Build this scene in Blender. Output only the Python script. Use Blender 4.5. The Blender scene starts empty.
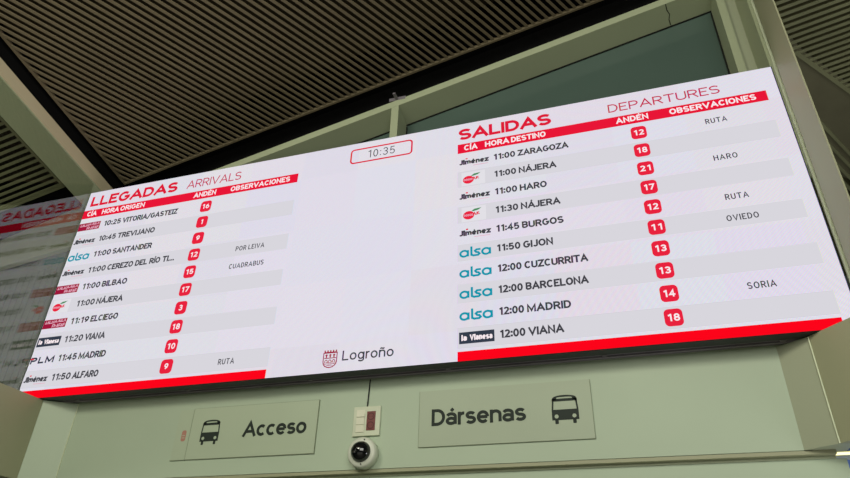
import bpy, bmesh, math, random
from mathutils import Matrix, Vector
random.seed(4)
COL = bpy.context.scene.collection
ZB = 2.5823          # underside of the display above the floor
SW, SH = 3.765, 1.28   # size of the display
XL, XR = 0.148, 3.63 # faces of the side panels
YW = 0.12            # face of the wall under the display
RA, RB = 0.235, -0.2 # pitch of the roof: z = c + RA*x + RB*y

# ------------------------------------------------------------------ materials
def lin(c):
    return tuple(((v/255)/12.92 if v/255 <= .04045 else ((v/255+.055)/1.055)**2.4) for v in c)

def paint(name, rgb, rough=.6, spec=.3, noise=.04, scale=6, bump=0, metallic=0):
    m = bpy.data.materials.new(name); m.use_nodes = True
    nt = m.node_tree; b = nt.nodes['Principled BSDF']
    c = lin(rgb)
    tc = nt.nodes.new('ShaderNodeTexCoord')
    n = nt.nodes.new('ShaderNodeTexNoise'); n.inputs['Scale'].default_value = scale; n.inputs['Detail'].default_value = 4
    r = nt.nodes.new('ShaderNodeValToRGB')
    r.color_ramp.elements[0].position = .3; r.color_ramp.elements[1].position = .7
    r.color_ramp.elements[0].color = (*[v*(1-noise*2) for v in c], 1)
    r.color_ramp.elements[1].color = (*[min(1, v*(1+noise*2)) for v in c], 1)
    nt.links.new(tc.outputs['Object'], n.inputs['Vector'])
    nt.links.new(n.outputs['Fac'], r.inputs['Fac']); nt.links.new(r.outputs['Color'], b.inputs['Base Color'])
    b.inputs['Roughness'].default_value = rough; b.inputs['Specular IOR Level'].default_value = spec
    b.inputs['Metallic'].default_value = metallic
    if bump:
        bp = nt.nodes.new('ShaderNodeBump'); bp.inputs['Strength'].default_value = bump
        n2 = nt.nodes.new('ShaderNodeTexNoise'); n2.inputs['Scale'].default_value = scale*20
        nt.links.new(tc.outputs['Object'], n2.inputs['Vector'])
        nt.links.new(n2.outputs['Fac'], bp.inputs['Height']); nt.links.new(bp.outputs['Normal'], b.inputs['Normal'])
    return m

def glow(name, rgb, strength=1.0, sample=False):
    m = bpy.data.materials.new(name); m.use_nodes = True
    nt = m.node_tree; nt.nodes.clear()
    e = nt.nodes.new('ShaderNodeEmission'); o = nt.nodes.new('ShaderNodeOutputMaterial')
    e.inputs['Color'].default_value = (*lin(rgb), 1); e.inputs['Strength'].default_value = strength
    nt.links.new(e.outputs[0], o.inputs[0])
    if not sample: m.cycles.emission_sampling = 'NONE'
    return m

def led_white(name):
    """The lit face: a dot pattern of light emitting diodes in tiles that differ a little in tint."""
    m = bpy.data.materials.new(name); m.use_nodes = True
    nt = m.node_tree; nt.nodes.clear(); L = nt.links.new; N = nt.nodes.new
    e = N('ShaderNodeEmission'); o = N('ShaderNodeOutputMaterial')
    tc = N('ShaderNodeTexCoord'); sx = N('ShaderNodeSeparateXYZ'); L(tc.outputs['Object'], sx.inputs[0])
    def sine(axis, pitch, phase, amp):
        a = N('ShaderNodeMath'); a.operation = 'MULTIPLY_ADD'; L(sx.outputs[axis], a.inputs[0])
        a.inputs[1].default_value = 2*math.pi/pitch; a.inputs[2].default_value = phase
        s = N('ShaderNodeMath'); s.operation = 'SINE'; L(a.outputs[0], s.inputs[0])
        k = N('ShaderNodeMath'); k.operation = 'MULTIPLY'; L(s.outputs[0], k.inputs[0]); k.inputs[1].default_value = amp
        return k
    P = .0046
    base = lin((226, 222, 233)); cols = []
    zr = sine('Z', P, 0, .22)
    for i in range(3):
        x = sine('X', P, i*2*math.pi/3, .32)
        ad = N('ShaderNodeMath'); ad.operation = 'ADD'; L(x.outputs[0], ad.inputs[0]); L(zr.outputs[0], ad.inputs[1])
        o1 = N('ShaderNodeMath'); o1.operation = 'MULTIPLY_ADD'; L(ad.outputs[0], o1.inputs[0])
        o1.inputs[1].default_value = base[i]; o1.inputs[2].default_value = base[i]
        cols.append(o1)
    cb = N('ShaderNodeCombineColor')
    for i in range(3): L(cols[i].outputs[0], cb.inputs[i])
    # cabinet tiles: each with its own faint tint
    br = N('ShaderNodeTexVoronoi'); br.feature = 'F1'; br.distance = 'CHEBYCHEV'; br.inputs['Scale'].default_value = 1/.32
    br.inputs['Randomness'].default_value = 0
    L(tc.outputs['Object'], br.inputs['Vector'])
    mx = N('ShaderNodeMix'); mx.data_type = 'RGBA'; mx.blend_type = 'MULTIPLY'; mx.inputs['Factor'].default_value = 1
    L(cb.outputs[0], mx.inputs['A'])
    mp = N('ShaderNodeMix'); mp.data_type = 'RGBA'; mp.inputs['Factor'].default_value = .05
    mp.inputs['A'].default_value = (1, 1, 1, 1); L(br.outputs['Color'], mp.inputs['B'])
    L(mp.outputs['Result'], mx.inputs['B'])
    L(mx.outputs['Result'], e.inputs['Color']); L(e.outputs[0], o.inputs[0])
    return m

def glass(name, tint, base_reflect=.08, rgh=.0):
    m = bpy.data.materials.new(name); m.use_nodes = True
    nt = m.node_tree; nt.nodes.clear(); L = nt.links.new; N = nt.nodes.new
    lw = N('ShaderNodeLayerWeight'); lw.inputs['Blend'].default_value = .5
    p = N('ShaderNodeMath'); p.operation = 'POWER'; L(lw.outputs['Facing'], p.inputs[0]); p.inputs[1].default_value = 5
    a = N('ShaderNodeMath'); a.operation = 'MULTIPLY_ADD'; L(p.outputs[0], a.inputs[0])
    a.inputs[1].default_value = 1-base_reflect; a.inputs[2].default_value = base_reflect
    t = N('ShaderNodeBsdfTransparent'); t.inputs[0].default_value = (*tint, 1)
    g = N('ShaderNodeBsdfGlossy'); g.inputs['Roughness'].default_value = rgh; g.inputs['Color'].default_value = (1, 1, 1, 1)
    mx = N('ShaderNodeMixShader'); o = N('ShaderNodeOutputMaterial')
    L(a.outputs[0], mx.inputs[0]); L(t.outputs[0], mx.inputs[1]); L(g.outputs[0], mx.inputs[2]); L(mx.outputs[0], o.inputs[0])
    return m

M = dict(
    wall=paint('pale green wall paint', (176, 191, 166), .5, .35, .025, 1.2),
    jamb=paint('grey green metal paint', (166, 172, 146), .5, .35, .02, 1.5),
    olive=paint('olive green metal paint', (160, 161, 130), .5, .4, .03, 1.5),
    frame=paint('green grey frame paint', (168, 176, 145), .45, .4, .02, 2),
    bead=paint('pale sealant and edge highlight', (214, 222, 190), .5),  # sealant strips; also paints the highlight on the right jamb edge
    beige=paint('beige beam face', (204, 192, 160), .5, .4, .03, 2),
    slat=paint('brown ceiling slat', (108, 98, 76), .6, .3, .05, 3),
    greenslat=paint('olive ceiling slat', (128, 130, 100), .55, .3, .05, 3),
    back=paint('dark brown ceiling backing', (40, 35, 22), .9, .1, .05, 4),
    backr=paint('dark olive ceiling backing', (78, 76, 54), .9, .1, .05, 4),
    black=paint('black recess', (14, 14, 14), .9, .1),
    rub=paint('black rubber gasket', (34, 36, 32), .7, .2),
    darkpan=paint('dark olive soffit', (104, 102, 82), .7, .2),
    case=paint('black display casing', (38, 38, 44), .5, .4),
    case2=paint('charcoal display rear frame', (120, 114, 122), .55, .4),
    ext=paint('grey facade cladding', (122, 130, 116), .8, .2),
    extl=paint('pale green fascia paint', (186, 194, 160), .7, .2),
    teal=paint('teal grey room wall', (92, 118, 108), .8, .2, .05, 1.5),
    blue=paint('blue partition', (104, 132, 200), .5, .3, .08, 5),
    floor=paint('grey terrazzo', (112, 110, 100), .4, .4, .08, 12),
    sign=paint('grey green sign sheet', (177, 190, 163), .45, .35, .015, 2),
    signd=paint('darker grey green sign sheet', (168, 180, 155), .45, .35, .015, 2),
    ink=paint('dark grey lettering vinyl', (44, 52, 46), .6, .2),
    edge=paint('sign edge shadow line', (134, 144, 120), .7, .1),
    plate=paint('off white plastic', (198, 204, 178), .4, .4),
    plate2=paint('cream plastic insert', (214, 214, 190), .4, .4),
    redp=paint('dark red plastic', (108, 32, 28), .4, .4),
    redd=paint('darker red plastic', (70, 14, 12), .5, .3),
    white=paint('white camera plastic', (206, 210, 192), .35, .5),
    domem=paint('smoked dome plastic', (12, 14, 14), .06, .8),
    screw=paint('dark screw', (50, 50, 48), .5, .4),
    cable=paint('black cable sheath', (26, 28, 28), .6, .3),
    pinkem=paint('faded red emblem print', (176, 128, 112), .6, .2),
    lens=paint('camera lens glass', (70, 74, 76), .15, .8),
    glassl=glass('side glass', (.88, .89, .86), .078),
    glassr=glass('side glass clear', (.86, .90, .84), .03),
    glasst=paint('back painted teal glass', (78, 96, 88), .1, .5, .03, 1),
    led=led_white('lit display white'),
    stripe=glow('lit display grey', (216, 214, 221)),
    bar=glow('lit display red bar', (232, 22, 54)),
    barb=glow('lit display bright red', (253, 4, 26)),
    title=glow('lit display title red', (222, 28, 56)),
    crim=glow('lit display crimson', (196, 42, 78)),
    badge=glow('lit display badge red', (232, 34, 62)),
    txt=glow('lit display charcoal text', (66, 66, 72)),
    wtxt=glow('lit display white text', (250, 236, 240)),
    teall=glow('lit display teal', (16, 150, 172)),
    dark=glow('lit display navy grey', (52, 60, 74)),
    logor=glow('lit display wine red', (158, 22, 58)),
    logop=glow('lit display pale pink', (228, 170, 190)),
    leaf=glow('lit display leaf green', (74, 140, 92)),
    card=glow('lit display logo card', (226, 224, 230)),
    tube=glow('lit tube', (255, 244, 170), 2.2, True),
)

# ------------------------------------------------------------------ helpers
def setp(o, label=None, cat=None, group=None, kind=None):
    if label: o['label'] = label
    if cat: o['category'] = cat
    if group: o['group'] = group
    if kind: o['kind'] = kind
    return o

def link(name, bm, mat, parent=None, smooth=False):
    me = bpy.data.meshes.new(name); bm.normal_update(); bm.to_mesh(me); bm.free()
    me.materials.append(mat)
    if smooth:
        for p in me.polygons: p.use_smooth = True
    o = bpy.data.objects.new(name, me); COL.objects.link(o)
    if parent:
        o.parent = parent; o.location = (0, 0, 0) if parent.type == 'MESH' else -Vector(parent.location)
    return o

def thing(name, loc, label, cat, group=None):
    o = bpy.data.objects.new(name, None); o.location = loc; o.empty_display_size = .05
    COL.objects.link(o); return setp(o, label, cat, group)

def addbox(bm, x0, x1, y0, y1, z0, z1, bevel=0):
    v = [bm.verts.new(p) for p in ((x0,y0,z0),(x1,y0,z0),(x1,y1,z0),(x0,y1,z0),(x0,y0,z1),(x1,y0,z1),(x1,y1,z1),(x0,y1,z1))]
    fs = [bm.faces.new([v[i] for i in f]) for f in ((3,2,1,0),(4,5,6,7),(0,1,5,4),(1,2,6,5),(2,3,7,6),(3,0,4,7))]
    if bevel:
        bmesh.ops.bevel(bm, geom=list({e for f in fs for e in f.edges}), offset=bevel, segments=2, affect='EDGES', profile=.5)
    return v

def box(name, mat, x0, x1, y0, y1, z0, z1, parent=None, bevel=0):
    bm = bmesh.new(); addbox(bm, x0, x1, y0, y1, z0, z1, bevel); return link(name, bm, mat, parent)

def addhull(bm, bottom, top):
    """Prism between two polygons with the same number of corners (3-D points)."""
    a = [bm.verts.new(p) for p in bottom]; b = [bm.verts.new(p) for p in top]; n = len(a)
    bm.faces.new(a[::-1]); bm.faces.new(b)
    for i in range(n): bm.faces.new((a[i], a[(i+1) % n], b[(i+1) % n], b[i]))

def prism(name, mat, pts, z0, z1, parent=None):
    """Plan polygon between two heights (numbers, or functions of x and y)."""
    f0 = z0 if callable(z0) else (lambda x, y: z0); f1 = z1 if callable(z1) else (lambda x, y: z1)
    bm = bmesh.new(); addhull(bm, [(x, y, f0(x, y)) for x, y in pts], [(x, y, f1(x, y)) for x, y in pts])
    bmesh.ops.recalc_face_normals(bm, faces=bm.faces)
    return link(name, bm, mat, parent)

def roof(c): return lambda x, y: c + RA*x + RB*y
def struct(o): return setp(o, kind='structure')

def addpoly(bm, pts, y, t=0):
    """Flat polygon facing the room, in the x-z plane; thickness t behind it."""
    if t: addhull(bm, [(x, y+t, z) for x, z in pts], [(x, y, z) for x, z in pts])
    else: bm.faces.new([bm.verts.new((x, y, z)) for x, z in pts])

def rrect(x0, x1, z0, z1, r, n=5):
    P = []
    for cx, cz, a in ((x1-r, z1-r, 0), (x0+r, z1-r, 90), (x0+r, z0+r, 180), (x1-r, z0+r, 270)):
        for i in range(n+1):
            t = math.radians(a+90*i/n); P.append((cx+r*math.cos(t), cz+r*math.sin(t)))
    return P[::-1]

def ellipse(cx, cz, rx, rz, n=28): return [(cx+rx*math.cos(-2*math.pi*i/n), cz+rz*math.sin(-2*math.pi*i/n)) for i in range(n)]

def ribbon(bm, pts, hw, y, closed=False, ext=True):
    """A stroke of even width along pts, in the x-z plane."""
    P = [Vector(p) for p in pts]
    if closed and (P[0]-P[-1]).length < 1e-6: P.pop()
    n = len(P)
    if ext and not closed:
        d = (P[0]-P[1]).normalized(); P[0] = P[0]+d*hw
        d = (P[-1]-P[-2]).normalized(); P[-1] = P[-1]+d*hw
    A, B = [], []
    for i in range(n):
        if closed: d0 = (P[i]-P[i-1]).normalized(); d1 = (P[(i+1) % n]-P[i]).normalized()
        else:
            d0 = (P[i]-P[i-1]).normalized() if i else (P[1]-P[0]).normalized()
            d1 = (P[i+1]-P[i]).normalized() if i < n-1 else d0
        n0 = Vector((-d0.y, d0.x)); n1 = Vector((-d1.y, d1.x)); m = n0+n1
        m = n0 if m.length < 1e-4 else m.normalized()
        k = hw/max(.45, m.dot(n0))
        A.append(bm.verts.new((P[i].x+m.x*k, y, P[i].y+m.y*k))); B.append(bm.verts.new((P[i].x-m.x*k, y, P[i].y-m.y*k)))
    for i in range(n if closed else n-1):
        j = (i+1) % n; bm.faces.new((A[i], B[i], B[j], A[j]))

# ------------------------------------------------------------------ lettering: a plain sans drawn as strokes
def arc(cx, cy, rx, ry, a0, a1):
    n = max(4, int(abs(a1-a0)/15))
    return [(cx+rx*math.cos(math.radians(a0+(a1-a0)*i/n)), cy+ry*math.sin(math.radians(a0+(a1-a0)*i/n))) for i in range(n+1)]
O_, E_ = 'o', 'e'     # o: straight ends are lengthened by half the stroke; e: ends left as they are; c: closed
X = .70               # height of small letters
def bowl(w): return arc(w/2, X/2, w/2, X/2, 0, 360)
ACC = {'Á': 'A', 'É': 'E', 'Í': 'I', 'Ñ': 'N', 'á': 'a', 'é': 'e', 'ñ': 'n'}
G = {
 'A': (.66, [('o', [(0,0),(.33,1),(.66,0)]), ('e', [(.12,.3),(.54,.3)])]),
 'B': (.50, [('c', [(0,0),(0,1)]+arc(.24,.76,.24,.24,90,-90)+[(.0,.52)]), ('e', [(0,.52)]+arc(.25,.26,.25,.26,90,-90)+[(0,0)])]),
 'C': (.58, [('e', arc(.30,.5,.30,.5,42,318))]),
 'D': (.54, [('c', [(0,0),(0,1)]+arc(.22,.5,.32,.5,90,-90))]),
 'E': (.44, [('o', [(.44,1),(0,1),(0,0),(.44,0)]), ('e', [(0,.52),(.40,.52)])]),
 'F': (.44, [('o', [(.44,1),(0,1),(0,0)]), ('e', [(0,.5),(.38,.5)])]),
 'G': (.60, [('e', arc(.30,.5,.30,.5,45,350)[:-1]+[(.60,.32),(.60,.47),(.32,.47)])]),
 'H': (.56, [('o', [(0,0),(0,1)]), ('o', [(.56,0),(.56,1)]), ('e', [(0,.52),(.56,.52)])]),
 'I': (.0, [('o', [(0,0),(0,1)])]),
 'J': (.36, [('o', [(.36,1.0),(.36,.5)]), ('e', [(.36,.55),(.36,.25)]+arc(.18,.23,.18,.23,0,-165))]),
 'L': (.42, [('o', [(0,1),(0,0),(.42,0)])]),
 'M': (.72, [('o', [(0,0),(0,1),(.36,.12),(.72,1),(.72,0)])]),
 'N': (.56, [('o', [(0,0),(0,1),(.56,0),(.56,1)])]),
 'O': (.62, [('c', arc(.31,.5,.31,.5,0,360))]),
 'P': (.50, [('o', [(0,0),(0,.5)]), ('e', [(0,.3),(0,1)]+arc(.24,.72,.26,.28,90,-90)+[(0,.44)])]),
 'R': (.52, [('o', [(0,0),(0,.5)]), ('e', [(0,.3),(0,1)]+arc(.24,.73,.26,.27,90,-90)+[(0,.46)]), ('o', [(.26,.46),(.52,0)])]),
 'S': (.50, [('e', arc(.25,.75,.25,.25,25,270)+arc(.25,.25,.25,.25,90,-155)[1:])]),
 'T': (.56, [('o', [(0,1),(.56,1)]), ('o', [(.28,1),(.28,0)])]),
 'U': (.54, [('e', [(0,1.06),(0,.28)]+arc(.27,.27,.27,.27,180,360)+[(.54,.28),(.54,1.06)])]),
 'V': (.64, [('o', [(0,1),(.32,0),(.64,1)])]),
 'X': (.6, [('o', [(0,1),(.6,0)]), ('o', [(.6,1),(0,0)])]),
 'Y': (.6, [('o', [(0,1),(.3,.45),(.6,1)]), ('o', [(.3,.45),(.3,0)])]),
 'Z': (.52, [('o', [(0,1),(.52,1),(0,0),(.52,0)])]),
 '0': (.46, [('c', arc(.23,.5,.23,.5,0,360))]),
 '1': (.30, [('o', [(.27,0),(.27,1)]), ('e', [(.30,1.0),(0,.82)])]),
 '2': (.46, [('o', [(.46,0),(.02,0),(.34,.46)]), ('e', arc(.23,.74,.22,.26,165,-35)+[(.30,.40)])]),
 '3': (.46, [('e', arc(.22,.76,.22,.24,160,-85)), ('e', arc(.22,.27,.24,.27,90,-160)), ('e', [(.14,.52),(.24,.52)])]),
 '4': (.52, [('o', [(.38,0),(.38,1),(0,.28),(.52,.28)])]),
 '5': (.46, [('e', [(.46,1),(.06,1),(.03,.52)]+arc(.22,.31,.24,.30,125,-155))]),
 '6': (.46, [('c', arc(.23,.31,.23,.31,0,360)), ('e', [(.02,.40),(.08,.70),(.36,1.0)])]),
 '7': (.46, [('o', [(0,1),(.46,1),(.14,0)])]),
 '8': (.46, [('c', arc(.23,.76,.20,.24,0,360)), ('c', arc(.23,.27,.23,.27,0,360))]),
 '9': (.46, [('c', arc(.23,.69,.23,.31,0,360)), ('e', [(.44,.60),(.38,.30),(.10,0.0)])]),
 ':': (.0, [('d', (0,.10)), ('d', (0,.68))]),
 '.': (.10, [('d', (.05,.02))]),
 '/': (.36, [('o', [(0,-.08),(.36,1)])]),
 'a': (.42, [('e', arc(.20,X-.20,.21,.20,160,0)+[(.41,0-.06)]), ('c', arc(.20,.19,.20,.19,0,360)[:-1])]),
 'b': (.46, [('o', [(0,0),(0,1.04)]), ('c', bowl(.46))]),
 'c': (.42, [('e', arc(.23,X/2,.23,X/2,48,312))]),
 'e': (.46, [('e', [(.02,X/2+.0),(.45,X/2+.0)]), ('e', arc(.23,X/2,.23,X/2,0,318))]),
 'g': (.44, [('c', [(p[0]*.96,p[1]) for p in bowl(.44)]), ('e', [(.44,X+.06),(.44,-.06)]+arc(.22,-.08,.22,.20,0,-150))]),
 'i': (.0, [('o', [(0,0),(0,X)]), ('d', (0,1.0))]),
 'l': (.0, [('o', [(0,0),(0,1.04)])]),
 'm': (.72, [('o', [(0,0),(0,X)]), ('e', [(0,X*.6)]+arc(.18,X-.2,.18,.2,160,0)+[(.36,-.06)]), ('e', [(.36,X*.6)]+arc(.54,X-.2,.18,.2,160,0)+[(.72,-.06)])]),
 'n': (.42, [('o', [(0,0),(0,X)]), ('e', [(0,X*.55)]+arc(.21,X-.22,.21,.22,160,0)+[(.42,-.06)])]),
 'o': (.46, [('c', bowl(.46))]),
 'r': (.20, [('o', [(0,0),(0,X)]), ('e', [(0,X*.55)]+arc(.22,X-.26,.22,.26,160,80))]),
 's': (.38, [('e', arc(.19,X-.17,.18,.17,25,270)+arc(.19,.18,.19,.18,90,-155)[1:])]),
 'z': (.38, [('o', [(0,X),(.38,X),(0,0),(.38,0)])]),
 'p': (.46, [('o', [(0,-.3),(0,X)]), ('c', bowl(.46))]),
}
def lettering(bm, s, x0, z0, x1, cap, st, y, slant=0, gap=.30, space=.34):
    """Writes s from x0 to x1 with its baseline at z0; cap: height of capitals, st: stroke width."""
    adv = []; t = 0
    for i, ch in enumerate(s):
        if ch == ' ': t += space; adv.append(None); continue
        if ch == 'J' and i and s[i-1] != 'I': t -= .08
        adv.append(t); t += G[ACC.get(ch, ch)][0]+gap
    A = t-gap; k = (x1-x0-st)/A; H = cap-st; hw = st/2
    def P(off, p):
        zz = hw+p[1]*H
        return (x0+hw+(off+p[0])*k+slant*zz, z0+zz)
    lift = 0
    for ch, off in zip(s, adv):
        if off is None: continue
        w, strokes = G[ACC.get(ch, ch)]
        up = 1.0 if ch.isupper() else X
        if ch in 'ÁÉÍáé': strokes = strokes+[('e', [(w/2-.02, up+.14+.06), (w/2+.10, up+.30+.08)])]
        if ch in 'Ññ': strokes = strokes+[('e', [(w/2-.17,up+.20),(w/2-.08,up+.29),(w/2+.07,up+.21),(w/2+.17,up+.30)])]
        for kind, pts in strokes:
            lift += 1; yy = y-lift*.00001
            if kind == 'd':
                c = P(off, pts); h = hw*1.12; addpoly(bm, [(c[0]-h, c[1]-h), (c[0]-h, c[1]+h), (c[0]+h, c[1]+h), (c[0]+h, c[1]-h)], yy)
            else:
                ribbon(bm, [P(off, p) for p in pts], hw, yy, closed=(kind == 'c'), ext=(kind == 'o'))

def text(name, s, x0, z0, x1, cap, st, mat, parent, y, **kw):
    bm = bmesh.new(); lettering(bm, s, x0, z0, x1, cap, st, y, **kw); return link(name, bm, mat, parent)

# ------------------------------------------------------------------ the display
board = thing('departure_board', (SW/2, 0, ZB), 'wide lit white arrivals and departures display with red bars, mounted above the signs', 'display board')
Y1, Y2, Y3, Y4 = -.0010, -.0020, -.0030, -.0040
bm = bmesh.new(); addbox(bm, 0, SW, .004, .062, ZB, ZB+SH, .002); addbox(bm, .0, .004, .0, .004, ZB, ZB+SH); addbox(bm, SW-.004, SW, .0, .004, ZB, ZB+SH)
link('casing', bm, M['case'], board)
bm = bmesh.new(); addbox(bm, .02, SW-.02, .062, YW-.001, ZB+.004, ZB+SH-.02); addbox(bm, .03, SW-.03, .080, .092, ZB-.003, ZB+.006)
for x in [i*.64+.32 for i in range(6)]: addbox(bm, x-.01, x+.01, .066, .10, ZB+.0, ZB+.005)
link('rear_frame', bm, M['case2'], board)
bm = bmesh.new()
f = bm.faces.new([bm.verts.new(p) for p in ((.003,0,ZB+.003),(SW-.003,0,ZB+.003),(SW-.003,0,ZB+SH-.002),(.003,0,ZB+SH-.002))])
addbox(bm, .003, SW-.003, .0005, .0045, ZB+.003, ZB+SH-.002)
link('display_face', bm, M['led'], board)

def flat(name, polys, mat, parent, y):
    bm = bmesh.new()
    for p in polys: addpoly(bm, p, y)
    return link(name, bm, mat, parent)
def rect(x0, x1, z0, z1): return [(x0, z0), (x0, z1), (x1, z1), (x1, z0)]

def logo_jimenez(x, z):
    o = text('company_logo', 'Jiménez', x, z-.014, x+.148, .030, .0082, M['txt'], board, Y2, gap=.28)
    bm = bmesh.new(); addpoly(bm, rect(x+.07, x+.145, z-.026, z-.023), Y2); link('underline', bm, M['logop'], o).location = (0, 0, 0)
    bm = bmesh.new(); addpoly(bm, ellipse(x+.038, z+.020, .006, .004, 10), Y3); link('accent_dot', bm, M['title'], o).location = (0, 0, 0)
def logo_alsa(x, z):
    st = .0098
    bm = bmesh.new(); zb = z-.022
    def a(cx):
        ribbon(bm, arc(cx, zb+.0175, .0175, .0150, 0, 360), st/2, Y2, closed=True); ribbon(bm, [(cx+.0175, zb+.029), (cx+.0175, zb+.006)], st/2, Y2)
    a(x+.0235); a(x+.1240)
    ribbon(bm, [(x+.057, zb+.046), (x+.057, zb+.007), (x+.066, zb+.003)], st/2, Y2)
    ribbon(bm, [(x+.094, zb+.032), (x+.080, zb+.032), (x+.073, zb+.026), (x+.079, zb+.0185), (x+.088, zb+.0165), (x+.094, zb+.009), (x+.087, zb+.003), (x+.071, zb+.003)], st/2, Y2)
    link('company_logo', bm, M['teall'], board)
def logo_wine(x, z):
    o = flat('company_logo', [rect(x, x+.152, z-.026, z+.026)], M['logor'], board, Y2)
    bm = bmesh.new()
    def seg(a, b, w=.0022): ribbon(bm, [a, b], w, Y3)
    # upper line of small worn marks, lower line of larger ones at the right
    for i, (dx, kind) in enumerate([(.012,0),(.026,1),(.040,2),(.052,0),(.064,3),(.082,2),(.096,1),(.108,0),(.120,2),(.134,1)]):
        X0 = x+dx; Z0 = z+.004+(.004 if i > 4 else 0)
        if kind == 0: seg((X0, Z0), (X0+.008, Z0)); seg((X0+.004, Z0), (X0+.004, Z0+.012))
        if kind == 1: seg((X0, Z0), (X0+.005, Z0+.012)); seg((X0+.005, Z0+.012), (X0+.010, Z0))
        if kind == 2: seg((X0, Z0+.012), (X0, Z0)); seg((X0, Z0), (X0+.008, Z0))
        if kind == 3: ribbon(bm, ellipse(X0+.006, Z0+.006, .006, .006, 10), .002, Y3, closed=True)
    for dx, kind in [(.066,1),(.080,0),(.094,2),(.108,1),(.122,2),(.136,1)]:
        X0 = x+dx; Z0 = z-.020
        if kind == 0: seg((X0, Z0), (X0, Z0+.015)); seg((X0, Z0+.007), (X0+.008, Z0+.007))
        if kind == 1: seg((X0, Z0), (X0, Z0+.015)); seg((X0, Z0+.015), (X0+.009, Z0+.015)); seg((X0, Z0+.006), (X0+.009, Z0+.006))
        if kind == 2: seg((X0, Z0), (X0+.005, Z0+.014)); seg((X0+.005, Z0+.014), (X0+.009, Z0))
    link('logo_lettering', bm, M['logop'], o).location = (0, 0, 0)
def logo_cherry(x, z):
    o = flat('company_logo', [rect(x+.012, x+.128, z-.040, z+.040)], M['card'], board, Y1-.0003)
    def sub(n, b, m): link(n, b, m, o).location = (0, 0, 0)
    bm = bmesh.new(); addpoly(bm, ellipse(x+.046, z-.006, .027, .023), Y2); sub('red_disc', bm, M['badge'])
    bm = bmesh.new(); ribbon(bm, [(x+.070, z-.008), (x+.074, z+.004), (x+.080, z-.008)], .0026, Y3); ribbon(bm, [(x+.086, z-.007), (x+.086, z+.004), (x+.094, z+.004)], .0026, Y3); ribbon(bm, [(x+.088, z-.001), (x+.097, z-.007)], .002, Y3); sub('red_letters', bm, M['title'])
    bm = bmesh.new(); addpoly(bm, [(x+.058, z+.015), (x+.074, z+.026), (x+.108, z+.029), (x+.092, z+.018), (x+.070, z+.013)], Y2); sub('green_leaf', bm, M['leaf'])
    bm = bmesh.new()
    for i in range(5): ribbon(bm, ellipse(x+.027+i*.009, z-.006, .003, .005, 8), .0013, Y3, closed=True)
    sub('white_letters', bm, M['logop'])
def logo_dark(x, z):
    o = flat('company_logo', [rect(x, x+.150, z-.026, z+.026)], M['dark'], board, Y2)
    bm = bmesh.new(); lettering(bm, 'la', x+.010, z-.013, x+.034, .026, .0065, Y3); lettering(bm, 'Vianesa', x+.046, z-.013, x+.142, .026, .0062, Y3, gap=.36)
    link('logo_lettering', bm, M['wtxt'], o).location = (0, 0, 0)
def logo_plm(x, z):
    o = text('company_logo', 'PLM', x, z-.017, x+.150, .036, .0092, M['dark'], board, Y2, gap=.30)
    bm = bmesh.new(); addpoly(bm, rect(x-.004, x+.020, z+.006, z+.013), Y3); link('red_mark', bm, M['title'], o).location = (0, 0, 0)

LOG = dict(J=logo_jimenez, A=logo_alsa, W=logo_wine, R=logo_cherry, V=logo_dark, P=logo_plm)
ARR = [('W','10:25','VITORIA/GASTEIZ',.685,'16'), ('J','10:45','TREVIJANO',.564,'1'), ('A','11:00','SANTANDER',.575,'9'),
       ('J','11:00','CEREZO DEL RÍO TI...',.748,'12'), ('W','11:00','BILBAO',.478,'15'), ('R','11:00','NÁJERA',.485,'17'),
       ('W','11:19','ELCIEGO',.488,'3'), ('V','11:20','VIANA',.443,'18'), ('P','11:45','MADRID',.482,'10'), ('J','11:50','ALFARO',.473,'9')]
DEP = [('J','11:00','ZARAGOZA',.540,'12'), ('R','11:00','NÁJERA',.476,'18'), ('J','11:00','HARO',.425,'21'), ('R','11:30','NÁJERA',.478,'17'),
       ('J','11:45','BURGOS',.484,'12'), ('A','11:50','GIJON',.430,'11'), ('A','12:00','CUZCURRITA',.568,'13'), ('A','12:00','BARCELONA',.560,'13'),
       ('A','12:00','MADRID',.480,'14'), ('V','12:00','VIANA',.443,'18')]
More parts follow.
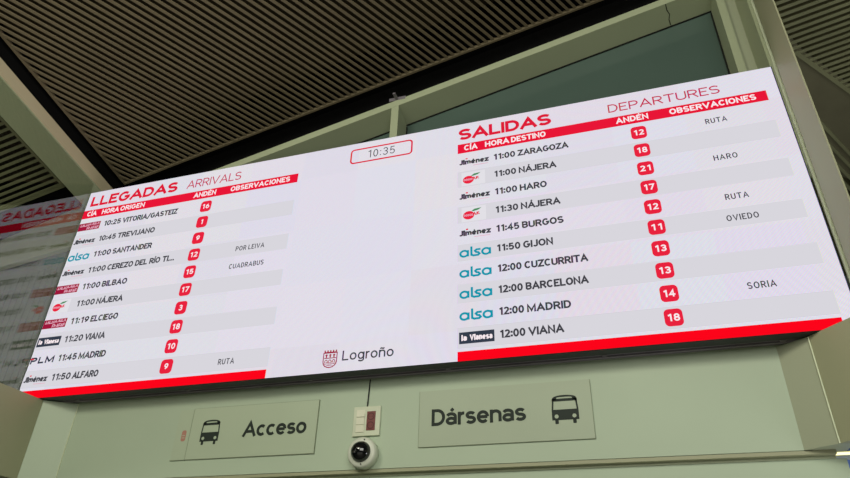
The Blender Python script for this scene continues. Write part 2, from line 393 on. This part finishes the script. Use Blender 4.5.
def panel(x, rows, notes, title, tx1, sub, sx0, sx1, org, bx, ox, scap):
    text('panel_title', title, x+.008 if x > 1 else .034, ZB+1.171, tx1, .071, .0168, M['title'], board, Y2, gap=.21)
    text('panel_subtitle', sub, sx0, ZB+1.176, sx1, scap, .0064, M['crim'], board, Y2, gap=.18)
    hb = flat('header_bar', [rect(x+.003, x+1.415, ZB+1.087, ZB+1.145)], M['bar'], board, Y1)
    for s, a, b in (('CÍA', .036, .104), ('HORA', .142, .262), (org, .272, .440), ('ANDÉN', .768, .912), ('OBSERVACIONES', 1.005, 1.369)):
        text('header_lettering', s, x+a, ZB+1.101, x+b, .033, .0070, M['wtxt'], hb, Y2, gap=.27)
    for i, (lg, tm, nm, xe, pf) in enumerate(rows):
        zc = ZB+1.028-.1028*i
        if i % 2: flat('row_stripe', [rect(x+.003, x+1.415, zc-.045, zc+.045)], M['stripe'], board, Y1)
        LOG[lg](x+(.010 if lg != 'W' else .006), zc-.002)
        bm = bmesh.new(); lettering(bm, tm, x+(.181 if x > 1 else .185), zc-.0175, x+(.288 if x > 1 else .304), .0360, .0078, Y2, gap=.28)
        lettering(bm, nm, x+(.300 if x > 1 else .316), zc-.0175, x+xe, .0360, .0080, Y2, gap=.255)
        link('row_lettering', bm, M['txt'], board)
        b = flat('platform_badge', [rrect(x+bx-.034, x+bx+.034, zc-.036, zc+.036, .018)], M['badge'], board, Y2)
        w = .045 if len(pf) > 1 else .021
        if pf == '1': w = .014
        bm = bmesh.new(); lettering(bm, pf, x+bx-w/2, zc-.0155, x+bx+w/2, .031, .0062, Y3, gap=.36); link('platform_number', bm, M['wtxt'], b).location = (0, 0, 0)
        if i in notes:
            s, a, c = notes[i]; text('remark_lettering', s, x+a, zc-.0175, x+c, .0285, .0044, M['txt'], board, Y2, gap=.36)
    flat('bottom_bar', [rect(x+.003, x+1.412, ZB+.0005, ZB+.042)], M['barb'], board, Y1)
panel(.0, ARR, {3: ('POR LEIVA', 1.118, 1.284), 4: ('CUADRABUS', 1.10, 1.298), 9: ('RUTA', 1.151, 1.236)},
      'LLEGADAS', .640, 'ARRIVALS', .704, 1.055, 'ORIGEN', .867, 1.2, .056)
panel(2.296, DEP, {0: ('RUTA', 1.142, 1.231), 2: ('HARO', 1.137, 1.232), 4: ('RUTA', 1.142, 1.231), 5: ('OVIEDO', 1.127, 1.247), 8: ('SORIA', 1.139, 1.239)},
      'SALIDAS', 2.768, 'DEPARTURES', 3.037, 3.530, 'DESTINO', .858, 1.19, .050)
# clock
bm = bmesh.new(); ribbon(bm, rrect(1.717, 2.055, ZB+1.145, ZB+1.234, .018), .0043, Y2, closed=True)
cf = link('clock_frame', bm, M['title'], board)
bm = bmesh.new(); lettering(bm, '10:35', 1.812, ZB+1.166, 1.962, .050, .0050, Y2, gap=.34); link('clock_digits', bm, M['txt'], cf).location = (0, 0, 0)
# town crest and name
bm = bmesh.new(); cx = 1.722
sh = [(cx-.032, ZB+.092), (cx+.032, ZB+.092)]+[(cx+.032*math.cos(t), ZB+.050+.026*math.sin(t)) for t in [0, -.4, -.8, -1.2, -1.57, -1.94, -2.34, -2.74, -3.14]]
ribbon(bm, sh, .0022, Y2, closed=True)
for k in range(5): addpoly(bm, rect(cx-.030+k*.0135, cx-.030+k*.0135+.006, ZB+.096, ZB+.1045), Y2)
addpoly(bm, rect(cx-.030, cx+.030, ZB+.093, ZB+.0965), Y2)
for dx in (-.021, -.003, .015):
    addpoly(bm, rect(cx+dx, cx+dx+.006, ZB+.070, ZB+.086), Y2); addpoly(bm, rect(cx+dx-.003, cx+dx+.009, ZB+.080, ZB+.083), Y2)
addpoly(bm, rect(cx-.028, cx+.028, ZB+.0655, ZB+.069), Y2)
for dx in (-.018, 0, .018): ribbon(bm, arc(cx+dx, ZB+.050, .0065, .009, 180, 0), .0016, Y2)
for dz, w in ((.046, .027), (.040, .024), (.033, .015)): ribbon(bm, [(cx-w, ZB+dz), (cx-w/2, ZB+dz+.002), (cx, ZB+dz), (cx+w/2, ZB+dz+.002), (cx+w, ZB+dz)], .0013, Y2)
link('town_crest', bm, M['logor'], board)
text('town_name', 'Logroño', 1.780, ZB+.050, 2.018, .046, .0066, M['txt'], board, Y2, gap=.22)

# ------------------------------------------------------------------ setting: wall under the display, jambs, side panels
struct(box('wall_back', M['wall'], .26, 3.53, YW, YW+.04, 2.2, 3.50))
struct(box('trim_1', M['olive'], .20, 3.60, YW+.004, YW+.19, 2.186, 2.1995))        # lip under the wall panel
struct(box('trim_2', M['frame'], .20, 3.60, YW+.030, YW+.19, 2.176, 2.186))
struct(box('wall_lower', M['wall'], .17, 3.632, YW+.035, YW+.075, 1.0, 2.176))
struct(prism('wall_left_jamb', M['wall'], [(.150, .031), (.288, .1195), (.288, .16), (.10, .16), (.10, .031)], 2.2, ZB-.002))
struct(prism('wall_right_jamb', M['jamb'], [(3.597, .047), (3.64, .05), (3.64, .16), (3.502, .16), (3.502, .1195)], 2.2, ZB-.002))
struct(box('wall_left', M['olive'], -.12, XL, -3.2, .030, 2.2, ZB-.001))
struct(prism('wall_right', M['olive'], [(3.598, .046), (3.705, -.097), (5.4, -2.4), (5.6, -2.3), (4.0, .0), (3.66, .046)], 2.2, ZB-.001))
struct(box('trim_3', M['bead'], .286, .2895, .1165, .1195, 2.2, ZB-.004))
struct(box('trim_4', M['bead'], 3.5945, 3.5985, .0405, .0455, 2.2, ZB-.004))  # pale strip painting in the highlight along the bevelled edge
# side glass and its beams
struct(prism('window_1', M['glassl'], [(-.008, -.002), (-.008, -3.0), (0.0, -3.0), (0.0, -.002)], ZB, roof(3.93)))
struct(prism('trim_5', M['frame'], [(-.158, .30), (-.158, -3.0), (-.004, -3.0), (-.004, .30)], roof(3.933), roof(4.01)))
struct(prism('trim_6', M['beige'], [(-.004, .30), (-.004, -3.0), (.001, -3.0), (.001, .30)], roof(3.944), roof(4.022)))  # inner face of the beam, coloured warmer and paler than the frame
struct(prism('trim_7', M['black'], [(-.30, .06), (-.30, -3.0), (-.158, -3.0), (-.158, .06)], roof(4.09), roof(4.16)))
# right post of the side glass
struct(prism('trim_8', M['olive'], [(3.775, -.036), (3.775, -.245), (3.781, -.245), (3.781, -.036)], ZB, roof(3.96)))
struct(prism('trim_9', M['rub'], [(3.782, -.014), (3.782, -.036), (3.80, -.036), (3.80, -.014)], ZB, roof(3.96)))
struct(prism('trim_10', M['bead'], [(3.772, .004), (3.772, -.013), (3.80, -.013), (3.80, .004)], ZB, roof(3.96)))
# front frame over the display
struct(prism('trim_11', M['frame'], [(.145, .151), (3.71, .151), (3.71, .30), (.145, .30)], roof(3.8165), roof(3.862)))
fr = struct(prism('trim_12', M['rub'], [(.145, .292), (3.68, .292), (3.68, .31), (.145, .31)], roof(3.8115), roof(3.866)))
struct(prism('trim_13', M['frame'], [(1.862, .152), (1.906, .152), (1.906, .30), (1.862, .30)], 3.3, roof(3.862)))
struct(prism('trim_14', M['rub'], [(1.858, .292), (1.912, .292), (1.912, .31), (1.858, .31)], 3.3, roof(3.8)))
struct(prism('trim_15', M['frame'], [(3.670, .15), (3.707, .15), (3.707, .30), (3.670, .30)], 3.3, roof(3.865)))
struct(prism('trim_16', M['rub'], [(3.665, .292), (3.672, .292), (3.672, .31), (3.660, .31)], 3.3, roof(3.80)))
struct(prism('trim_17', M['jamb'], [(3.707, .175), (3.765, .175), (3.765, .30), (3.707, .30)], 3.3, roof(3.96)))
struct(prism('trim_18', M['frame'], [(3.762, .0055), (3.80, .0055), (3.80, .30), (3.762, .30)], 3.3, roof(3.96)))
struct(prism('trim_19', M['frame'], [(.0, .151), (.148, .151), (.148, .30), (.0, .30)], 3.3, roof(3.835)))
struct(prism('window_3', M['glasst'], [(.148, .300), (3.67, .300), (3.67, .308), (.148, .308)], 3.3, roof(3.82)))
struct(box('trim_20', M['frame'], .0, 3.80, .15, .32, 3.20, 3.30))
# joint in the beam
bm = bmesh.new()
pz = lambda x: 3.8165+RA*x+RB*.2
pts = [(3.425, .152), (3.431, .19), (3.445, .22), (3.441, .25), (3.449, .288)]
vs = [[bm.verts.new((x+dx, y, roof(3.8155)(x+dx, y))) for dx in (-.0022, .0022)] for x, y in pts]
for a, b in zip(vs, vs[1:]): bm.faces.new((a[0], a[1], b[1], b[0]))
sj = link('trim_21', bm, M['rub']); struct(sj)
# bracket on top of the middle post
br = thing('fixing_bracket', (1.89, .12, roof(3.862)(1.89, .15)), 'small grey fixing bracket above the slim middle post, against the black ceiling gap', 'bracket')
zt = roof(3.862)(1.89, .15)
box('bracket_plate', M['case2'], 1.845, 1.945, .150, .156, zt, zt+.022, br); box('bracket_arm', M['case2'], 1.885, 1.90, .10, .150, zt+.002, zt+.012, br)


# ------------------------------------------------------------------ ceiling
C0 = 4.10
CR = 3.90
def slats(name, mat, clip, d, pitch, width, depth, c, smin, smax):
    """Bars along plan direction d in the roof plane; clip(a point on the bar's line, d) gives its two ends."""
    bm = bmesh.new(); nx, ny = -d[1], d[0]; s = smin
    while s < smax:
        seg = clip(s)
        if seg:
            t0, t1 = seg
            for_ = []
            q = []
            for t, side in ((t0, -1), (t0, 1), (t1, 1), (t1, -1)):
                x = d[0]*t+nx*(s+side*width/2); y = d[1]*t+ny*(s+side*width/2); q.append((x, y))
            addhull(bm, [(x, y, roof(c)(x, y)) for x, y in q], [(x, y, roof(c)(x, y)+depth) for x, y in q])
        s += pitch
    bmesh.ops.recalc_face_normals(bm, faces=bm.faces)
    return link(name, bm, mat)
def clipbox(x0, x1, y0, y1, d):
    def f(s):
        ox, oy = -d[1]*s, d[0]*s; lo, hi = -1e9, 1e9
        for o, dd, a, b in ((ox, d[0], x0, x1), (oy, d[1], y0, y1)):
            if abs(dd) < 1e-9:
                if not a < o < b: return None
                continue
            t = sorted(((a-o)/dd, (b-o)/dd)); lo = max(lo, t[0]); hi = min(hi, t[1])
        return (lo, hi) if hi-lo > .02 else None
    return f
dn = math.hypot(.5195, .8517); D1 = (.5195/dn, .8517/dn)
struct(slats('ceiling', M['slat'], clipbox(.025, 3.85, -4.2, .19, D1), D1, .0348, .0125, .007, C0+.004, -5, 3))
bm = bmesh.new()
for q in ([(.018, .202), (.018, -4.2), (.030, -4.2), (.030, .190)], [(.018, .202), (.030, .190), (3.85, .190), (3.85, .202)]):
    addhull(bm, [(x, y, roof(C0)(x, y)) for x, y in q], [(x, y, roof(C0)(x, y)+.02) for x, y in q])
bmesh.ops.recalc_face_normals(bm, faces=bm.faces)
struct(link('ceiling_frame', bm, M['slat']))
struct(prism('ceiling_backing', M['back'], [(.03, .0), (.03, -4.2), (3.9, -4.2), (3.9, .0)], roof(C0+.055), roof(C0+.065)))
struct(prism('ceiling_void', M['black'], [(-.06, .42), (-.06, -4.2), (4.1, -4.2), (4.1, .42)], roof(C0+.14), roof(C0+.16)))
struct(prism('ceiling_void_side', M['black'], [(-.02, .34), (3.80, .34), (3.80, .36), (-.02, .36)], 3.3, roof(C0+.15)))
struct(prism('ceiling_void_end', M['black'], [(-.03, .34), (-.03, -4.2), (-.02, -4.2), (-.02, .34)], roof(4.01), roof(C0+.15)))
# left of the side glass: slats along x with a frame
DX = (1.0, 0.0)
struct(slats('ceiling_left', M['greenslat'], clipbox(-2.6, -.312, -3.2, .05, DX), DX, .0405, .014, .010, C0+.003, -3.2, .05))
bm = bmesh.new()
for q in ([(-.325, .065), (-.325, -3.2), (-.305, -3.2), (-.305, .065)], [(-2.6, .050), (-.305, .050), (-.305, .065), (-2.6, .065)]):
    addhull(bm, [(x, y, roof(C0)(x, y)) for x, y in q], [(x, y, roof(C0)(x, y)+.02) for x, y in q])
bmesh.ops.recalc_face_normals(bm, faces=bm.faces)
struct(link('ceiling_left_frame', bm, M['greenslat']))
struct(prism('ceiling_left_backing', M['black'], [(-3.6, .07), (-3.6, -3.2), (-.16, -3.2), (-.16, .07)], roof(C0+.07), roof(C0+.08)))
struct(box('ceiling_left_blackout', M['black'], -4.0, -.16, .0, 2.4, 4.48, 4.50))  # added black sheet that keeps the open gap behind the slats dark
# right of the side glass
def clip_diag(s):
    y = s
    x0 = 3.86 if y < .50 else 3.86
    if y > .87: x0 = 4.202+(y-.87)*(4.586-4.202)/(1.32-.87)
    return (x0+.006, 6.6)
struct(slats('ceiling_right', M['greenslat'], clip_diag, DX, .043, .014, .012, CR+.003, -1.2, 3.2))
bm = bmesh.new()
k = (4.586-4.202)/(1.32-.87)
for q in ([(4.202-.02*k, .85), (4.202+.012, .85), (4.202+2.3*k+.012, .85+2.32), (4.202+2.3*k-.01, .85+2.32)],):
    addhull(bm, [(x, y, roof(CR)(x, y)) for x, y in q], [(x, y, roof(CR)(x, y)+.03) for x, y in q])
bmesh.ops.recalc_face_normals(bm, faces=bm.faces)
struct(link('ceiling_right_frame', bm, M['greenslat']))
struct(prism('ceiling_right_backing', M['backr'], [(3.86, 3.4), (3.86, -1.4), (7.2, -1.4), (7.2, 3.4)], roof(CR+.05), roof(CR+.06)))
struct(prism('trim_22', M['darkpan'], [(3.80, .30), (3.86, .30), (4.25, .87), (4.25+2.2*k, .87+2.2), (4.09+2.2*k, 3.3), (3.70, 1.2)], roof(CR+.012), roof(CR+.03)))
D2 = ((.236)/math.hypot(.236, .367), .367/math.hypot(.236, .367))
struct(slats('ceiling_far', M['greenslat'], clipbox(3.9, 6.2, 1.2, 4.0, D2), D2, .05, .018, .02, CR-.004, -2.92, -2.70+.0))

# outside, beyond the left glass
bm = bmesh.new(); pl = [(-3.2, 3.86), (-1.66, 4.05), (-.98, 4.24), (-.50, 4.40), (-.02, 4.42), (-.02, 3.98), (-.53, 3.975), (-.667, 3.955), (-1.34, 3.86), (-3.2, 3.58)]
addhull(bm, [(x, .60, z) for x, z in pl], [(x, .64, z) for x, z in pl]); bmesh.ops.recalc_face_normals(bm, faces=bm.faces)
struct(link('trim_23', bm, M['extl']))
bm = bmesh.new(); addbox(bm, -3.2, -.02, .66, .70, 2.4, 4.0)
for i in range(60):
    x = -3.2+i*.054; addbox(bm, x, x+.03, .655, .66, 2.4, 3.98 if x > -.7 else 3.6+.19*(x+2.2))
struct(link('wall_outer', bm, M['ext']))

# blue partition and tubes seen through the openings below the side panels
struct(box('wall_right_partition', M['blue'], 3.60, 5.2, .90, .95, 0, 2.55))
t = thing('tube_lamp', (4.1, .86, 2.36), 'thin lit tube lamp at the lower right edge, in front of blue partition', 'lamp')
def tube(name, p, q, r, mat, parent=None, n=10):
    p, q = Vector(p), Vector(q); d = (q-p); L = d.length; bm = bmesh.new()
    bmesh.ops.create_cone(bm, cap_ends=True, segments=n, radius1=r, radius2=r, depth=L)
    bmesh.ops.transform(bm, matrix=Matrix.Translation((p+q)/2) @ d.to_track_quat('Z', 'Y').to_matrix().to_4x4(), verts=bm.verts)
    return link(name, bm, mat, parent, smooth=False)
tube('tube', (3.62, .80, 2.338), (4.6, .80, 2.338), .0055, M['tube'], t)
box('lamp_housing', M['plate'], 3.62, 4.6, .81, .902, 2.333, 2.350, t)
struct(box('floor', M['floor'], -6, 10, -9, 2, -.05, 0))

# ------------------------------------------------------------------ direction signs
def bus(parent, cx, z0, w, h, y, lampmat):
    """Front view of a bus: w wide, h high, wheels at z0."""
    bm = bmesh.new(); hw = w/2; zb = z0+h*.13; zt = z0+h; mid = zb+(zt-zb)*.42
    # lower body
    addpoly(bm, [(cx-hw, zb), (cx-hw, mid), (cx+hw, mid), (cx+hw, zb)], y)
    # wheels
    for s in (-1, 1): addpoly(bm, rrect(cx+s*hw*.66-w*.065, cx+s*hw*.66+w*.065, z0, zb+h*.02, w*.03), y)
    # pillars and roof
    for s in (-1, 1): addpoly(bm, [(cx+s*hw, mid), (cx+s*hw*.93, zb+(zt-zb)*.80), (cx+s*hw*.80, zb+(zt-zb)*.80), (cx+s*hw*.87, mid)][::-s], y)
    n = 10; za = zb+(zt-zb)*.80
    top = [(cx+hw*.94*math.cos(math.pi*i/n), za+(zt-za)*max(.0, math.sin(math.pi*i/n))**.6) for i in range(n+1)]
    inner = [(cx+hw*.60*math.cos(math.pi*i/n), za+(zt-za)*.30+(zt-za)*.32*max(0, math.sin(math.pi*i/n))**.35) for i in range(n+1)]
    for i in range(n): bm.faces.new([bm.verts.new((p[0], y, p[1])) for p in (inner[i], inner[i+1], top[i+1], top[i])])
    addpoly(bm, rect(cx-hw*.94, cx+hw*.94, za-h*.045, za+(zt-za)*.30), y)
    addpoly(bm, [(cx-hw*.94, za), top[-1], inner[-1], (cx-hw*.6, za)], y); addpoly(bm, [(cx+hw*.6, za), inner[0], top[0], (cx+hw*.94, za)], y)
    o = link('bus_pictogram', bm, M['ink'], parent)
    for s in (-1, 1): bm = bmesh.new(); addpoly(bm, ellipse(cx+s*hw*.66, zb+h*.13, w*.075, w*.075, 16), y-.0004); link('headlight', bm, lampmat, o).location = (0, 0, 0)
    return o

sg = thing('direction_sign', (1.3, YW, 2.275), 'grey green sign reading Acceso with a bus pictogram and small faded emblem at its left', 'sign', 'direction signs under the display')
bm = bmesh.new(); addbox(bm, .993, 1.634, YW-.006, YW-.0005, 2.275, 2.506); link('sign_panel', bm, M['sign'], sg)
bm = bmesh.new(); addbox(bm, .914, .989, YW-.0045, YW-.0005, 2.272, 2.504); st = link('side_strip', bm, M['sign'], sg)
bm = bmesh.new(); addpoly(bm, rrect(.948, .972, 2.358, 2.408, .009), YW-.0052); em = link('emblem', bm, M['pinkem'], st); em.location = (0, 0, 0); em['label'] = 'faded red emblem on the strip'
bm = bmesh.new()
for z in (2.383, 2.372): addpoly(bm, rect(.953, .967, z, z+.003), YW-.0056)
link('emblem_lines', bm, M['sign'], sg)
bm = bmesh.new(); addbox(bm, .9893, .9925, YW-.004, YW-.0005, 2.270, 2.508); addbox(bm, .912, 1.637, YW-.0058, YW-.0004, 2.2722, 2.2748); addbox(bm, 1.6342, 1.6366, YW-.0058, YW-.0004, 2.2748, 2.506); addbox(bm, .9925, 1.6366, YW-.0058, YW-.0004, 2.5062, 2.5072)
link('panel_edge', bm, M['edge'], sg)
bus(sg, 1.100, 2.336, .096, .113, YW-.0066, M['sign'])
text('sign_lettering', 'Acceso', 1.272, 2.361, 1.587, .068, .0132, M['ink'], sg, YW-.0066, gap=.19)
sd = thing('direction_sign', (2.46, YW, 2.275), 'grey green sign reading Dársenas with a bus pictogram at its right', 'sign', 'direction signs under the display')
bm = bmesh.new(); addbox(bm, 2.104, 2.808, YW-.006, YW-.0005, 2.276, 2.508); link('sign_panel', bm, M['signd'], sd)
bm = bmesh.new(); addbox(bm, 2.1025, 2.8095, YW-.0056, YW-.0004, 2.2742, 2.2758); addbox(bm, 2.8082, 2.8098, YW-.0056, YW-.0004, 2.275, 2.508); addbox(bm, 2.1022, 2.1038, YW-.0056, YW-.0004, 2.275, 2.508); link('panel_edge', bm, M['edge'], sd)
bus(sd, 2.704, 2.337, .104, .114, YW-.0066, M['signd'])
text('sign_lettering', 'Dársenas', 2.158, 2.358, 2.550, .070, .0132, M['ink'], sd, YW-.0066, gap=.19)

# ------------------------------------------------------------------ socket plate, camera, cables
pt = thing('socket_plate', (1.869, YW, 2.333), 'off white wall plate with a dark red socket, above the dome camera', 'socket')
box('cover_plate', M['plate'], 1.808, 1.931, YW-.011, YW-.0005, 2.333, 2.459, pt, .002)
bm = bmesh.new()
for i in range(3): addbox(bm, 1.823, 1.861, YW-.0145, YW-.0110, 2.349+i*.0325, 2.3795+i*.0325, .0012)
link('blank_insert', bm, M['plate2'], pt)
so = box('red_socket', M['redp'], 1.871, 1.910, YW-.0140, YW-.0110, 2.355, 2.436, pt, .001); so['label'] = 'dark red double socket'
for zc in (2.376, 2.414):
    bm = bmesh.new(); ribbon(bm, ellipse(1.8905, zc, .014, .014, 20), .002, YW-.0146, closed=True)
    for s in (-1, 1): addpoly(bm, ellipse(1.8905+s*.006, zc, .0024, .0024, 8), YW-.0146)
    link('outlet', bm, M['redd'], so).location = (0, 0, 0)

cam_t = thing('security_camera', (1.866, YW, 2.262), 'white round dome security camera below the socket plate', 'camera')
def turned(name, profile, mat, c, parent, ax, n=40):
    """profile: (distance from the wall along ax, radius)."""
    bm = bmesh.new(); rings = []
    q = Vector(ax).normalized().to_track_quat('Z', 'Y')
    for h, r in profile:
        rings.append([bm.verts.new(Vector(c)+q @ Vector((r*math.cos(2*math.pi*i/n), r*math.sin(2*math.pi*i/n), h))) for i in range(n)])
    for a, b in zip(rings, rings[1:]):
        for i in range(n): bm.faces.new((a[i], a[(i+1) % n], b[(i+1) % n], b[i]))
    bm.faces.new(rings[0][::-1]); bm.faces.new(rings[-1])
    bmesh.ops.recalc_face_normals(bm, faces=bm.faces)
    return link(name, bm, mat, parent, True)
c0 = (1.872, YW+.002, 2.258)
turned('camera_body', [(0, .060), (.030, .062), (.044, .062), (.050, .059), (.053, .054), (.054, .0435)], M['white'], c0, cam_t, (0, -1, 0))
hp = [(.038*math.sin(math.radians(a)), .0425*math.cos(math.radians(a))) for a in (0, 12, 24, 36, 48, 60, 72, 84)]
turned('dome', [(.052, .043)]+[(.053+h, max(r, .002)) for h, r in hp], M['domem'], c0, cam_t, (0, -1, 0))
for a in (75, -85): 
    x = c0[0]+.050*math.cos(math.radians(a)); z = c0[2]+.050*math.sin(math.radians(a))
    tube('screw', (x, YW-.052, z), (x, YW-.0555, z), .0028, M['screw'], cam_t)
setp(tube('power_cable', (1.866, YW-.005, 2.459), (1.871, YW-.005, ZB-.002), .0028, M['cable']), 'thin black cable running from the display down to the socket plate', 'cable')
bm = bmesh.new(); 
setp(tube('camera_cable', (1.869, YW-.004, 2.1995), (1.867, YW-.004, 2.205+.012), .003, M['cable']), 'short black cable end below the dome camera', 'cable')
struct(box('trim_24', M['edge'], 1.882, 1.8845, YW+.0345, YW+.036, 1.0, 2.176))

# ------------------------------------------------------------------ light
def area(name, loc, target, sx, sy, power, col):
    l = bpy.data.lights.new(name, 'AREA'); l.shape = 'RECTANGLE'; l.size = sx; l.size_y = sy; l.energy = power; l.color = col
    o = bpy.data.objects.new(name, l); o.location = loc
    o.rotation_euler = (Vector(target)-Vector(loc)).to_track_quat('-Z', 'Y').to_euler(); COL.objects.link(o); return o
area('hall_and_fill_light', (3.8, -4.8, 3.7), (2.3, 0, 2.5), 3.4, 2.2, 124, (1, .99, .90))
area('hall_and_fill_light', (.9, -3.8, 4.1), (3.8, 0, 3.3), 1.4, .8, 56, (1, .97, .80))  # unseen side fill, added to brighten the right post
area('hall_and_fill_light', (2.2, -3.5, .6), (2.0, 0, 3.2), 4.0, 2.0, 8, (1, .96, .82))  # unseen soft fill from low down, added to lift the shade
area('outer_fill', (5.4, .6, 2.2), (4.6, 1.0, 5), 1.6, 1.2, 12, (1, .98, .84))  # unseen fill below the right ceiling slats
area('outer_fill', (-1.2, -1.8, 2.3), (-1.0, .6, 3.7), 1.4, .6, 16, (1, .98, .86))  # unseen fill, added to brighten the cladding beyond the left glass
area('outer_fill', (4.6, -.1, 1.4), (4.2, .9, 2.3), .8, .5, 9, (1, 1, 1))  # unseen fill, added to brighten the blue partition
w = bpy.data.worlds.new('World'); w.use_nodes = True; bpy.context.scene.world = w
w.node_tree.nodes['Background'].inputs[0].default_value = (.55, .60, .50, 1); w.node_tree.nodes['Background'].inputs[1].default_value = .05

# ------------------------------------------------------------------ camera
R = [[0.9545156038529773, 0.29690600411562923, 0.02732739872867107], [-0.1339344563326484, 0.508851194657679, -0.8503716970256774], [-0.26638604206689137, 0.8080329735942359, 0.5254723495831093]]
cd = bpy.data.cameras.new('camera'); cd.sensor_width = 36; cd.lens = 653.429*36/850; cd.clip_start = .02
co = bpy.data.objects.new('camera', cd); COL.objects.link(co)
m = Matrix(((R[0][0], -R[1][0], -R[2][0], 2.951944), (R[0][1], -R[1][1], -R[2][1], -2.458053), (R[0][2], -R[1][2], -R[2][2], 1.6), (0, 0, 0, 1)))
co.matrix_world = m
sc = bpy.context.scene; sc.camera = co
sc.view_settings.view_transform = 'Standard'; sc.view_settings.look = 'None'; sc.view_settings.gamma = 1
sc.view_settings.exposure = 0; sc.view_settings.use_curve_mapping = False
